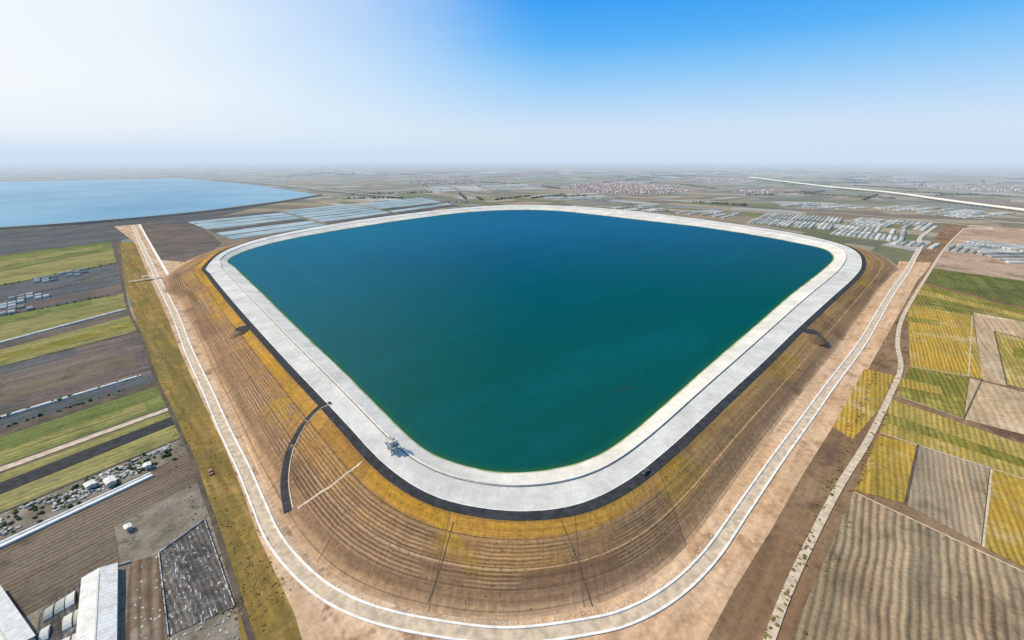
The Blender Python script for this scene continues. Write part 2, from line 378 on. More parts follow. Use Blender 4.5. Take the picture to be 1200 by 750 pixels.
c=h.mix(.35,c,h.ramp(rp,[(.3,(.8,.8,.82)),(.7,(1.2,1.2,1.18))]),'MULTIPLY')
h.water(c,h.noise(h.map(P,rot=.5,scale=(1,.45,1)),.5,3,.6),.045)
V=[];UVs=[];F=[]
V.append((CX,CY,8.3));UVs.append((0,0))
for f,s_ in((.5,0),(None,0),(1,1)):
    for i in range(N):
        R=(rW[i]*.5 if f==.5 else (rW[i]-9*pc[i] if f is None else rW[i]+1.5))
        V.append((CX+R*ux[i],CY+R*uy[i],8.3)); UVs.append((0,s_))
for i in range(N):
    j=(i+1)%N; F.append((0,1+j,1+i))
    for k in range(2): F.append((1+k*N+i,1+k*N+j,1+(k+1)*N+j,1+(k+1)*N+i))
mesh('reservoir_water',V,F,h.m,UVs)

# ------------------------------------------------------------------ left fields
L=dict(a=((-837,689),(-777,827)),b=((-724,588),(-702,745)),c=((-642,515),(-604,640)),d=((-576,457),(-539,569)),e=((-517,404),(-462,486)),f=((-444,338),(-408,428)),g=((-428,324),(-388,407)),h=((-393,293),(-346,366)),i=((-316,224),(-268,285)),j=((-303,213),(-255,273)),k=((-294,205),(-248,267)),l=((-267,181),(-222,238)),m=((-260,175),(-216,232)),n=((-253,168),(-210,227)),o=((-244,160),(-202,219)),p=((-231,149),(-189,205)),q=((-214,134),(-176,192)),s=((-173,98),(-137,150)))
def LP(k,t): a,b=L[k]; return (b[0]+(a[0]-b[0])*t,b[1]+(a[1]-b[1])*t)
poly('fallow_ground',[(-777,850),(-600,650),(-420,440),(-216,240),(-132,150),(-70,82),(-60,20),(-500,-60),(-1000,350),(-1100,700)],mt['purple'])
for A,B,mm in (('a','b','green'),('b','c','ygreen'),('c','d','slate'),('d','e','slate'),('e','f','ygreen'),('g','h','ygreen'),('h','i','purple'),('i','j','slate'),('k','l','green'),('m','n','ygreen'),('o','p','ygreen'),('p','q','rubbleg'),('q','s','tilled')):
    poly('farm_field',[LP(A,0),LP(A,2.6),LP(B,2.6),LP(B,0)],mt[mm])
def mid(A,B,t,f=.5): a=LP(A,t);b=LP(B,t);return (a[0]+(b[0]-a[0])*f,a[1]+(b[1]-a[1])*f)
for A,B,f0,f1,t0,t1,mm in(('g','h',.35,.7,0,1.1,'oliveg'),('h','i',.5,.78,.1,2.6,'tilled'),('h','i',.0,.2,.5,2.6,'slate'),('k','l',.55,.9,.15,2.6,'ygreen'),('e','f',.0,.35,.3,2.6,'green'),('q','s',.55,1,.0,.5,'rubbleg'),('a','b',.4,.7,.1,2.6,'ygreen'),('d','e',.55,.9,.0,1.6,'purple')):
    poly('farm_field',[mid(A,B,t0,f0),mid(A,B,t1,f0),mid(A,B,t1,f1),mid(A,B,t0,f1)],mt[mm])
poly('rubble_field',[LP('s',0),LP('s',2.5),(-260,10),(-70,40),(-72,82),(-103,113)],mt['rubbleg'])
poly('farm_track',[LP('j',0),LP('j',2.6),LP('k',2.6),LP('k',0)],mt['pathd'])
poly('farm_track',[mid('l','m',0,.25),mid('l','m',2.6,.25),mid('l','m',2.6,.8),mid('l','m',0,.8)],mt['path'])
poly('farm_road',[LP('n',0),LP('n',2.6),LP('o',2.6),LP('o',0)],mt['asph'])
def canal(name,a,b,w):
    prof=[(-w/2-.6,0),(-w/2-.6,.9),(-w/2,.9),(-w/2+.4,.25),(w/2-.4,.25),(w/2,.9),(w/2+.6,.9),(w/2+.6,0)]
    ribbon(name,sub([a,b],6),w,mt['white'],.1,smooth=False,prof=prof)
canal('irrigation_canal',LP('f',.03),LP('f',2.4),1.6)
canal('irrigation_canal',(-182,174),(-250,76),2.6)
canal('irrigation_canal',LP('i',.1),LP('i',2.4),.7)
for k,t1,w in(('b',2,2),('c',2,2),('d',2,2.5),('e',2,2),('h',2,1.5),('p',2,1.2)):
    ribbon('field_ditch',sub([LP(k,0),LP(k,t1)],5),w,mt['pathd'],.32,smooth=False)
olive=[(-745,809),(-716,809),(-487,556),(-351,407),(-263,308),(-204,244),(-162,199),(-130,163),(-109,138),(-92,120),(-76,103),(-60,82),(-81,82),(-101,110),(-132,145),(-172,188),(-216,232),(-332,352),(-468,497)]
sandL=[(-930,1010),(-716,809),(-487,556),(-351,407),(-263,308),(-204,244),(-162,199),(-130,163),(-109,138),(-92,120),(-76,103),(-60,82),(0,70),(0,112),(-24,113),(-50,119),(-71,129),(-92,146),(-110,165),(-134,191),(-168,230),(-220,289),(-311,393),(-396,490),(-470,600),(-560,720),(-890,1060)]
poly('dry_grass_strip',olive,mt['olive'],.30)
poly('sandy_soil',sandL,mt['sandp'],.31)
ribbon('field_path',[(-764,820),(-546,579),(-408,428),(-332,352),(-263,279),(-216,232),(-189,205),(-172,188),(-149,163),(-132,145),(-103,113),(-82,90)],2.0,mt['pathd'],.36)
# ------------------------------------------------------------------ right fields
poly('bare_soil',[(1100,1090),(556,590),(300,330),(150,180),(20,60),(20,10),(250,40),(700,350)],mt['brown'],.03)
ringR=[(0,96),(26,99),(42,103),(60,112),(80,127),(104,150),(136,181),(172,215),(227,267),(307,342),(446,480),(549,579)]
so=[(619,619),(525,535),(325,342),(253,273),(191,215),(145,172),(112,140),(83,113),(65,95),(52,82)]
poly('sandy_soil',[(640,640)]+so+[(0,70),(0,106),(26,109),(42,114),(60,123),(78,138),(100,160),(130,192),(166,228),(221,280),(300,355),(438,492),(541,590),(600,650)],mt['sand'],.31)
trackR=[(1024,977),(776,760),(556,556),(403,412),(337,342),(298,293),(256,252),(203,203),(160,166),(125,134),(100,110),(76,85),(50,60)]
poly('bare_soil',[(619,619)]+so[1:]+[(50,60)]+trackR[::-1][1:10]+[(556,556)],mt['brown'],.28)
poly('bare_soil',[(268,290),(281,279),(234,234),(194,203),(191,215)],mt['gold'],.325)
for mm,p in (('dgreen',[(609,608),(746,442),(570,324),(531,535)]),('oliveg',[(519,523),(565,321),(524,293),(452,460)]),('gold',[(433,442),(468,407),(341,274),(305,293)]),
 ('tan',[(479,417),(558,316),(494,273),(446,366),(348,264),(339,272)]),('yellow',[(445,364),(490,271),(401,211),(350,266)]),('oliveg',[(305,293),(335,278),(278,224),(259,251)]),
 ('tan',[(333,275),(392,205),(342,172),(277,223)]),('yellow',[(252,246),(317,155),(292,138),(214,209)]),('gold',[(212,207),(226,198),(182,155),(165,163)]),
 ('rough',[(227,198),(248,180),(194,132),(182,154)]),('gold',[(248,179),(290,137),(223,92),(194,131)]),('furrow',[(164,162),(222,90),(179,63),(58,30),(50,50),(100,102)]),
 ('pinks',[(1100,1040),(1500,700),(1000,520),(746,442),(609,608),(790,770)])):
    poly('farm_field',p,mt[mm])
poly('farm_field',[(452,460),(524,293),(470,280),(440,440)],mt['oliveg'],.035)
for mm,p in (('yellow',[(497,500),(548,318),(538,310),(478,485)]),('oliveg',[(236,229),(305,146),(300,142),(226,220)]),('tan',[(300,160),(330,175),(322,150),(306,147)]),('oliveg',[(400,405),(420,392),(408,378),(386,392)]),('oliveg',[(425,330),(455,305),(440,290),(405,312)]),('gold',[(280,278),(300,262),(291,252),(268,265)])):
    poly('farm_field',p,mt[mm])
for a,b in(((305,293),(335,278)),((335,278),(468,407)),((277,223),(341,274)),((214,209),(292,138)),((182,154),(227,198)),((194,131),(248,179)),((164,162),(222,90)),((350,266),(445,364)),((259,251),(277,223)),((452,460),(565,321)),((609,608),(746,442))):
    ribbon('field_ridge',sub([a,b],8),.8,mt['path'] if rnd()<.5 else mt['pathd'],.33,smooth=False)
ribbon('dirt_track',trackR,3.2,mt['path'],.345)
ringL=[(-903,1029),(-597,689),(-440,515),(-342,407),(-270,324),(-213,261),(-172,215),(-139,179),(-118,155),(-102,137),(-86,123),(-68,111),(-48,103),(-23,98)]
ring=ringL+ringR+[(650,680),(740,770),(820,860),(1000,1020)]
ribbon('perimeter_road',ring,4.6,mt['path'],.37)
for off in(-2.6,2.6):
    ribbon('road_kerb',ring,.8,mt['white'],.36,off=off,prof=[(-.42,0),(-.42,.35),(.42,.35),(.42,0)])
ribbon('drainage_canal',[(x+9,y+9) for x,y in ringL[:10]],2,mt['white'],.33,prof=[(-1.6,0),(-1.6,.5),(-1.1,.5),(-.7,.1),(.7,.1),(1.1,.5),(1.6,.5),(1.6,0)])
def boxes(name,items,mat):
    V=[];F=[]
    for (x,y,z,sx,sy,sz,r) in items:
        b=len(V);cc,ss=math.cos(r),math.sin(r)
        for dz in(0,1):
            for ax,ay in((-1,-1),(1,-1),(1,1),(-1,1)):
                px,py=ax*sx/2,ay*sy/2; k=1-.15*dz; V.append((x+(px*cc-py*ss)*k,y+(px*ss+py*cc)*k,z+dz*sz))
        F+=[(b,b+3,b+2,b+1),(b+4,b+5,b+6,b+7),(b,b+1,b+5,b+4),(b+1,b+2,b+6,b+5),(b+2,b+3,b+7,b+6),(b+3,b,b+4,b+7)]
    return mesh(name,V,F,mat)
rc=cr(ring[8:25],n=60); T=np.gradient(rc,axis=0);T/=np.linalg.norm(T,axis=1)[:,None]
it=[];last=None
for p,t in zip(rc,T):
    if last is None or np.hypot(*(p-last))>.9:
        last=p
        for _ in range(2):
            q=p+np.array([-t[1],t[0]])*(4.0+ru(-.5,.6))
            if rnd()<.5: it.append((q[0]+ru(-.4,.4),q[1]+ru(-.4,.4),.3,ru(.2,.7),ru(.2,.5),ru(.08,.25),ru(0,3)))
boxes('rubble_edging',it,mt['conc'])
# ------------------------------------------------------------------ far left: lake, dams, ponds
h=M('lake_water'); P=h.pos()
h.water(h.mix(h.step(h.noise(P,.0015,4),.35,.65),(.15,.31,.42),(.23,.41,.50)),h.noise(P,.1,3),.08,.2)
poly('lake_water',[(-4139,2711),(-3437,3008),(-2607,3521),(-1504,2624),(-850,1938),(-866,1659),(-942,1305),(-1070,1087),(-1174,990),(-1350,846),(-2600,400),(-5500,1500)],h.m,.2)
dam=[(-16,0),(-4,5),(4,5),(16,0)]
dl=[(-1800,480),(-1310,820),(-1146,964),(-1041,1057),(-913,1263),(-833,1594),(-820,1894)]
ribbon('dam',dl,30,mt['slate'],.1,prof=dam)
ribbon('dam_road',dl,4,mt['path'],5.15)
dl2=[(-3055,4028),(-1604,2803),(-782,2033),(-444,1767)]
ribbon('dam',dl2,36,mt['slate'],.1,prof=[(-20,0),(-6,5),(6,5),(20,0)])
ribbon('dam_road',dl2,9,mt['conc'],5.2)
poly('wet_ground',[(-1260,800),(-1041,1020),(-913,1230),(-840,1560),(-790,1060),(-906,1040),(-760,850),(-800,760),(-1050,520)],mt['slate'],.25)
poly('reed_bed',[(-906,1057),(-767,1057),(-548,804),(-480,640),(-555,659)],mt['purple'],.33)
h=M('pond_water'); P=h.pos()
h.water(h.mix(h.step(h.noise(P,.01,4),.35,.65),(.24,.34,.37),(.38,.47,.48)),h.noise(P,.3,2),.08,.2); pm=h.m
def lerp2(q,s,t):
    a=(q[0][0]+(q[1][0]-q[0][0])*s,q[0][1]+(q[1][1]-q[0][1])*s); b=(q[3][0]+(q[2][0]-q[3][0])*s,q[3][1]+(q[2][1]-q[3][1])*s)
    return (a[0]+(b[0]-a[0])*t,a[1]+(b[1]-a[1])*t)
Q=[(-860,1130),(-360,1780),(-172,1475),(-545,836)]
for k in range(7):
    t0,t1=k/7+.012,(k+1)/7-.018
    for s0,s1 in((0,.3),(.31,.62),(.63,1)):
        poly('fish_pond',[lerp2(Q,s0,t0),lerp2(Q,s1-.008,t0),lerp2(Q,s1-.008,t1),lerp2(Q,s0,t1)],pm if rnd()<.85 else mt['slate'],.34)
# ------------------------------------------------------------------ greenhouses
def greenhouse(quad,rows,secs,drop=.12,wf=.8,hh=3.0):
    V=[];F=[];fm=[];S=6
    for r in range(rows):
        for s in range(secs):
            if rnd()<drop: continue
            t0=(r+.5-wf/2)/rows;t1=(r+.5+wf/2)/rows; s0=(s+.03+ru(0,.03))/secs;s1=(s+.94-ru(0,.15))/secs
            b=len(V);mi=0 if rnd()<.6 else 1
            for ss in(s0,s1):
                A=lerp2(quad,ss,t0);B=lerp2(quad,ss,t1)
                for k in range(S+1):
                    a=math.pi*k/S; f=.5-.5*math.cos(a); V.append((A[0]+(B[0]-A[0])*f,A[1]+(B[1]-A[1])*f,.05+hh*math.sin(a)**.8))
            for k in range(S): F.append((b+k,b+S+1+k,b+S+2+k,b+k+1)); fm.append(mi)
            F.append(tuple(range(b,b+S+1)));fm.append(mi); F.append(tuple(range(b+2*S+1,b+S,-1)));fm.append(mi)
    mesh('greenhouse',V,F,[mt['film'],mt['film2']],fm=fm)
greenhouse([(570,1057),(740,1263),(893,1169),(705,940)],20,2,.12,.9)
greenhouse([(661,896),(790,1030),(880,960),(735,800)],13,2,.1,.9)
greenhouse([(800,1050),(939,1169),(1031,1057),(900,940)],14,2,.15,.9)
greenhouse([(700,790),(750,830),(850,740),(775,680)],13,1,.2)
greenhouse([(820,790),(900,830),(1000,600),(740,620)],24,2,.15)
greenhouse([(469,1263),(615,1374),(667,1263),(560,1150)],12,2,.3)
greenhouse([(304,1423),(467,1504),(479,1327),(380,1290)],10,3,.3)
greenhouse([(1150,1400),(1350,1500),(1450,1250),(1200,1150)],18,3,.3)
greenhouse([(900,1500),(1100,1600),(1150,1400),(950,1350)],14,3,.4)
greenhouse([(100,1900),(380,2000),(420,1750),(150,1650)],16,3,.45)
greenhouse([(-500,2500),(100,2700),(200,2300),(-400,2100)],18,4,.5)
for _ in range(20):
    x=ru(-600,3200);y=ru(2000,5200);a=ru(-.4,.4)+.7;w=ru(120,420);d=ru(70,220)
    c_,s_=math.cos(a),math.sin(a)
    greenhouse([(x,y),(x+w*c_,y+w*s_),(x+w*c_-d*s_,y+w*s_+d*c_),(x-d*s_,y+d*c_)],int(d/14)+2,2,.3)
greenhouse([LP('c',.75),LP('c',.28),mid('c','d',.28),mid('c','d',.75)],4,7,.4,.55)
greenhouse([LP('d',1.2),LP('d',.62),LP('e',.62),LP('e',1.2)],6,9,.5,.55)
# ------------------------------------------------------------------ roads in the distance
def barrier_road(pts,w,z,name='country_road',m='conc'): ribbon(name,pts,w,mt[m],z)
barrier_road([(-867,2263),(137,1769),(1138,1504),(1250,1058),(1500,900)],7,.36)
barrier_road([(-821,1894),(-160,1504),(65,1460),(553,1400),(938,1263),(1090,1000),(1024,977)],7,.37)
barrier_road([(-2500,6500),(-700,3300),(300,2700),(1800,2700),(3500,2900)],12,.38)
barrier_road([(1500,1300),(2600,1500),(5000,1700)],10,.39)
hw=[(1900,3600),(1698,2466),(1680,1985),(1573,1594),(1504,1283),(1426,896),(1380,500)]
hwp=empty('highway_viaduct')
ribbon('deck',hw,20,mt['white'],8,prof=[(-10,-2),(-10,1.2),(-9.5,1.2),(-9.5,0),(9.5,0),(9.5,1.2),(10,1.2),(10,-2),(-10,-2)],parent=hwp)
hc_=cr(hw,n=12); bp=boxes('piers',[(p[0],p[1],0,2.5,7,5.95,0.2) for p in hc_],mt['conc']); bp.parent=hwp
# ------------------------------------------------------------------ town & villages
def village(name,cx,cy,rx,ry,n,rot):
    V=[];F=[];fm=[];used=set()
    for _ in range(n):
        a=ru(0,6.28);r=math.sqrt(rnd()); x=cx+rx*r*math.cos(a);y=cy+ry*r*math.sin(a)
        key=(round(x/17),round(y/16))
        if key in used: continue
        used.add(key); x=key[0]*17+ru(-3,3);y=key[1]*16+ru(-3,3)
        w,d,hh=ru(7,15),ru(6,11),ru(3,7); r2=rot+ru(-.12,.12)+(math.pi/2 if rnd()<.2 else 0); cc,ss=math.cos(r2),math.sin(r2);b=len(V)
        for px,py,pz in((-1,-1,0),(1,-1,0),(1,1,0),(-1,1,0),(-1,-1,1),(1,-1,1),(1,1,1),(-1,1,1),(-1,0,1.4),(1,0,1.4)):
            V.append((x+px*w/2*cc-py*d/2*ss,y+px*w/2*ss+py*d/2*cc,pz*hh))
        F+=[(b,b+1,b+5,b+4),(b+1,b+2,b+6,b+9,b+5),(b+2,b+3,b+7,b+6),(b+3,b,b+4,b+8,b+7),(b+4,b+5,b+9,b+8),(b+6,b+7,b+8,b+9)]
        k=1 if rnd()<.9 else 2
        fm+=[0,0,0,0,k,k]
    mesh(name,V,F,[mt['wall'],mt['red'],mt['roofw']],fm=fm)
poly('town_ground',[(300,2000),(560,1960),(880,2060),(940,2400),(800,2780),(500,2800),(290,2500)],plain('town_earth',(.32,.23,.18),.9,.25,.02),.2)
village('distant_town',600,2380,300,420,1300,.1)
for x,y,rx,ry,n in((1500,3300,200,260,300),(-450,2900,220,200,250),(2400,2300,180,260,250),(200,4200,300,400,400),(2600,4400,300,400,400),(-200,1600,60,40,16),(1150,2050,120,90,70)):
    village('distant_village',x,y,rx,ry,n,ru(-.4,.4))
# ------------------------------------------------------------------ vegetation masses
base=bmesh.new(); bmesh.ops.create_icosphere(base,subdivisions=1,radius=1)
bv=[v.co.copy() for v in base.verts]; bf=[[v.index for v in f.verts] for f in base.faces]; base.free()
def lumps(name,pts,mat,smin,smax,zs=.9):
    V=[];F=[]
    for x,y,z in pts:
        s=ru(smin,smax);b=len(V)
        for v in bv:
            k=s*ru(.6,1.3); V.append((x+v.x*k,y+v.y*k,z+s*.5*zs+v.z*k*zs*.8))
        F+=[tuple(b+i for i in f) for f in bf]
    return mesh(name,V,F,mat)
def along(a,b,step,j): 
    L_=math.hypot(b[0]-a[0],b[1]-a[1]);n=max(2,int(L_/step)); return [(a[0]+(b[0]-a[0])*i/n+ru(-j,j),a[1]+(b[1]-a[1])*i/n+ru(-j,j),0) for i in range(n)]
pts=[]
for _ in range(170):
    x=ru(-2200,3800);y=ru(1550,5200)
    if x<-700 and y<3600: continue
    a=random.choice([.78,-.8,.25,1.8])+ru(-.1,.1);l=ru(80,420)
    pts+=along((x,y),(x+l*math.cos(a),y+l*math.sin(a)),9,2.5)
lumps('distant_tree_line',pts,mt['leaf'],3,6.5)
pts=[]
for k,t0,t1 in(('i',.1,1.5),('j',.2,1.6),('e',.1,1.5),('c',0,1.5)):
    pts+=[p for p in along(LP(k,t0),LP(k,t1),2.2,1.2) if rnd()<.7]
lumps('hedge_shrubs',pts,mt['leaf'],.5,1.5)
pts=[(*mid('p','q',t,s),.05) for t,s in((ru(.1,1.4),ru(.15,.85)) for _ in range(900))]
it=[(x,y,z,ru(.5,2.2),ru(.4,1.6),ru(.2,1.0),ru(0,3)) for x,y,z in pts if math.sin(x*.21)+math.sin(y*.33)>-.3]
boxes('rubble_pile',it,mt['stone'])
lumps('scrub_shrubs',[(x+ru(-4,4),y+ru(-4,4),z) for x,y,z in pts[:200]],mt['leaf'],.4,1.3)
pts=[(-100+ru(-45,18),110+ru(-25,22),.05) for _ in range(420)]
pts=[p for p in pts if p[0]+p[1]<5]
boxes('rubble_pile',[(x,y,z,ru(.3,1.1),ru(.3,.9),ru(.15,.5),ru(0,3)) for x,y,z in pts],mt['stone'])
pts=[]
for _ in range(420):
    y=ru(57,330); sg=1 if rnd()<.75 else -1
    pts.append((y-sg*ru(2,5+y*.02)*.7,y+sg*ru(2,5+y*.02)*.7+4,.3))
lumps('dry_shrubs',pts,mt['scrub'],.3,.8,.6)
pts=[]
for _ in range(5200):     # tufts on the near slopes
    ph=ru(math.radians(100),math.radians(260)); i=int(ph/(2*math.pi)*N)%N
    f=random.choice([ru(0,.2),ru(.21,.5),ru(.5,.93),random.gauss(.22,.01),random.gauss(.52,.01)]); f=min(max(f,.01),.95)
    R=rE[i]+(rT[i]-rE[i])*f
    if math.sin(ph*61)+math.sin(ph*37+f*9)>-.6: pts.append((CX+R*ux[i],CY+R*uy[i],float(np.interp(f,[a for a,b in pf],[b for a,b in pf]))-.1))
lumps('slope_scrub',pts,mt['scrub'],.12,.42,.6)
pts=[]
for _ in range(700):
    t=ru(0,1); k=t**1.6; x=-90-300*k; y=112+310*k; pts.append((x+ru(-9,9),y+ru(-9,9)-6,.3))
lumps('grass_tufts',pts,mt['scrub'],.2,.5,.6)

# ------------------------------------------------------------------ buildings (lower left)
def box_part(nm,c,s,mat,parent,bev=0.0):
    bm=bmesh.new(); bmesh.ops.create_cube(bm,size=1)
    for v in bm.verts: v.co=Vector((v.co.x*s[0]+c[0],v.co.y*s[1]+c[1],v.co.z*s[2]+c[2]))
    if bev: bmesh.ops.bevel(bm,geom=bm.edges[:],offset=bev,segments=2,affect='EDGES')
    me=bpy.data.meshes.new(nm);bm.to_mesh(me);bm.free();me.materials.append(mat)
    return link(bpy.data.objects.new(nm,me),parent)
rs=M('ribbed_roof_sheet',.6); U=rs.sep(rs.n('ShaderNodeTexCoord').outputs['Object'])
rb=rs.math('SINE',rs.math('MULTIPLY',U[0],2*math.pi/1.6))
cc_=rs.mix(rs.step(rs.noise(rs.pos(),.4,4,.8),.35,.7),(.84,.80,.72),(.64,.59,.50))
cc_=rs.mix(rs.step(rb,.75,.95,0,.4),cc_,(.4,.38,.34)); rs.col(cc_); mt['rib']=rs.m
def shed(name,a,b,w,hh,roof=None):
    roof=roof or mt['rib']
    L_=math.hypot(b[0]-a[0],b[1]-a[1]);e=empty(name,((a[0]+b[0])/2,(a[1]+b[1])/2,.3),math.atan2(b[1]-a[1],b[0]-a[0]))
    box_part('walls',(0,0,hh/2),(L_,w,hh),mt['wall'],e)
    rp=w*.11;ov=.4
    V=[(-L_/2-ov,-w/2-ov,hh-.1),(L_/2+ov,-w/2-ov,hh-.1),(L_/2+ov,0,hh+rp),(-L_/2-ov,0,hh+rp),(-L_/2-ov,w/2+ov,hh-.1),(L_/2+ov,w/2+ov,hh-.1)]
    V+=[(x,y,z+.15) for x,y,z in V]
    mesh('roof',V,[(0,1,2,3)[::-1],(3,2,5,4)[::-1],(6,7,8,9),(9,8,11,10),(0,1,7,6),(4,10,11,5),(0,6,9,3),(3,9,10,4),(1,2,8,7),(2,5,11,8)],roof,parent=e)
    mesh('gable',[(-L_/2,-w/2,hh),(-L_/2,w/2,hh),(-L_/2,0,hh+rp-.05),(L_/2,-w/2,hh),(L_/2,w/2,hh),(L_/2,0,hh+rp-.05)],[(0,1,2),(3,5,4)],mt['wall'],parent=e)
    if w>6: box_part('ridge_vent',(0,0,hh+rp+.2),(L_*.9,.5,.25),mt['conc'],e)
    n=max(1,int(L_/4))
    for i in range(n):
        for sg in(-1,1): box_part('window_%d'%i,(-L_/2+(i+.5)*L_/n,sg*(w/2+.01),hh*.6),(1.2,.06,.8),mt['glass'],e)
    box_part('door',(L_/2+.01,0,1.1),(.06,min(2.2,w*.4),2.1),mt['steel'],e)
    return e
shed('farm_shed',(-157,118),(-128,84),9.5,2.6)
shed('farm_shed',(-192,108),(-160,90),10,2.6)
shed('pump_hut',(-166,140.5),(-164,139),1.8,2.0)
shed('farm_hut',(-199,169),(-195,166),3.6,2.3); shed('farm_hut',(-206,166),(-203,164),3.4,2.3); shed('farm_hut',(-189,180),(-187,178),2.6,2.2)
poly('netting_field',[(-143,128),(-136,145),(-99,106),(-115,96)],mt['net'],.4)
poly('seedling_beds',[(-151,124),(-143,127),(-112,92),(-122,84)],mt['frame'],.41)
poly('netting_field',[(-167,105),(-162,117),(-136,88),(-150,84)],mt['net'],.42)
for a,b in(((-143,128),(-136,145)),((-136,145),(-99,106)),((-143,128),(-115,96)),((-163,118),(-151,124))):
    ribbon('field_wall',sub([a,b],3),.3,mt['stone'],.3,smooth=False,prof=[(-.15,0),(-.15,.7),(.15,.7),(.15,0)])
it=[]
for k in range(6):
    f=k/5
    a=(-143+7*f,128+17*f);b=(-115+16*f,96+10*f)
    for p in along(a,b,4,.1): it.append((p[0],p[1],.3,.18,.18,1.8,0))
boxes('fence_posts',it,mt['stone'])
it=[]
for _ in range(90):
    f=rnd();g=rnd(); x=-143+7*f+(28+9*f)*g; y=128+17*f-(32+7*f)*g
    it.append((x,y,.42,ru(.5,3.2),ru(.1,.5),.12,-.85+ru(-.2,.2)))
boxes('netting_scraps',it,mt['stone'])
greenhouse([(-166,106),(-161,116),(-139,91),(-149,85)],3,4,.25,.7,1.6)

# ------------------------------------------------------------------ intake tower on the crest
def tower(loc,rot):
    e=empty('intake_gatehouse',loc,rot)
    box_part('footing',(0,0,.3),(6.4,5.0,.6),mt['conc'],e,.05)
    for i,(x,y) in enumerate(((-2.2,-1.6),(2.2,-1.6),(2.2,1.6),(-2.2,1.6))): box_part('column_%d'%i,(x,y,2.3),(.5,.5,3.4),mt['steel'],e)
    for y in(-1.6,1.6): box_part('tie_beam',(0,y,2.2),(3.88,.3,.35),mt['steel'],e)
    box_part('deck',(0,0,4.15),(6.6,5.2,.3),mt['steel'],e)
    box_part('cabin',(0,0,5.6),(4.4,3.4,2.6),mt['wall'],e)
    box_part('roof',(0,0,7.05),(5.6,4.6,.3),mt['stone'],e,.04)
    box_part('roof_hatch',(.8,.3,7.45),(1.4,1.2,.5),mt['steel'],e)
    for i,x in enumerate((-1.2,1.2)):
        for sg in(-1,1): box_part('window_%d'%i,(x,sg*1.72,5.8),(1,.06,1.1),mt['glass'],e)
    box_part('door',(2.22,0,5.3),(.06,1,2),mt['steel'],e)
    for sg in(-1,1):
        box_part('handrail',(0,sg*2.5,5.25),(6.4,.07,.07),mt['steel'],e); box_part('midrail',(0,sg*2.5,4.8),(6.4,.05,.05),mt['steel'],e)
        for x in(-3.1,-1.5,0,1.5,3.1): box_part('rail_post',(x,sg*2.5,4.78),(.07,.07,.95),mt['steel'],e)
    for i in range(14): box_part('stair_tread_%d'%i,(-3.3-.28*(13-i)-.2,0,.3+i*.28),(.32,1.1,.07),mt['steel'],e)
    for sg in(-1,1): mesh('stair_stringer',[(-7.2,sg*.58,.0),(-6.9,sg*.58,.0),(-3.3,sg*.58,4.1),(-3.3,sg*.58,3.7)],[(0,1,2,3)],mt['steel'],parent=e)
    return e
tower((-60,177.5,12.05),-.9)

# ------------------------------------------------------------------ vehicles
def car(name,loc,rot,paint):
    e=empty(name,loc,rot)
    prof=[(-2.2,.35),(-2.25,.85),(-2.05,1.05),(-1.5,1.15),(-1.0,1.5),(.35,1.52),(1.1,1.05),(2.0,.9),(2.25,.7),(2.25,.35)]
    w=.9;V=[];n=len(prof)
    for y in(-1,1):
        for x,z in prof: V.append((x,y*(w if z<1.1 else w*.82),z))
    F=[tuple(range(n)),tuple(range(2*n-1,n-1,-1))]+[(i,i+n,(i+1)%n+n,(i+1)%n) for i in range(n)]
    o=mesh('body',V,F,paint,parent=e)
    bm=bmesh.new();bm.from_mesh(o.data);bmesh.ops.recalc_face_normals(bm,faces=bm.faces[:]);bmesh.ops.bevel(bm,geom=bm.edges[:],offset=.05,segments=2,affect='EDGES');bm.to_mesh(o.data);bm.free()
    box_part('side_glass',(-.35,0,1.28),(1.5,1.6,.32),mt['glass'],e)
    mesh('windscreen',[(.42,-.68,1.5),(.42,.68,1.5),(1.08,.76,1.1),(1.08,-.76,1.1)],[(0,1,2,3)],mt['glass'],parent=e).location=(.03,0,.04)
    mesh('rear_window',[(-1.02,-.68,1.49),(-1.02,.68,1.49),(-1.48,.74,1.18),(-1.48,-.74,1.18)],[(0,3,2,1)],mt['glass'],parent=e).location=(-.03,0,.04)
    for i,(x,y) in enumerate(((-1.4,-.82),(-1.4,.82),(1.4,-.82),(1.4,.82))):
        bm=bmesh.new();bmesh.ops.create_cone(bm,cap_ends=True,segments=18,radius1=.36,radius2=.36,depth=.24,matrix=Matrix.Translation((x,y,.36))@Matrix.Rotation(math.pi/2,4,'X'))
        me=bpy.data.meshes.new('wheel_%d'%i);bm.to_mesh(me);bm.free();me.materials.append(mt['tyre']);link(bpy.data.objects.new('wheel_%d'%i,me),e)
    for y in(-.6,.6): box_part('headlight',(2.26,y,.72),(.06,.3,.16),mt['roofw'],e)
    return e
car('parked_car',(62.5,161.5,12.08),.75,mt['cars'])
car('parked_car',(-153,175,.32),-.8,mt['carr'])

for x,y in((-232,343),(253,336)):
    bm=bmesh.new();bmesh.ops.create_cone(bm,cap_ends=True,segments=32,radius1=14,radius2=7,depth=6.4,matrix=Matrix.Translation((x,y,8.83)))
    me=bpy.data.meshes.new('turning_bay');bm.to_mesh(me);bm.free();me.materials.append(mt['brown']);me.materials.append(mt['asph'])
    for p in me.polygons:
        if p.normal.z>.9: p.material_index=1
    link(bpy.data.objects.new('turning_bay',me))
e=empty('canal_footbridge',(-478,540,.3),R45)
box_part('deck',(0,0,1.4),(34,3,.4),mt['conc'],e)
for x in(-15,-5,5,15): box_part('pier',(x,0,.6),(.8,2.4,1.2),mt['conc'],e)
for sg in(-1,1):
    box_part('handrail',(0,sg*1.4,2.5),(34,.1,.1),mt['white'],e)
    for k in range(12): box_part('rail_post',(-16.5+3*k,sg*1.4,2.02),(.1,.1,.84),mt['white'],e)
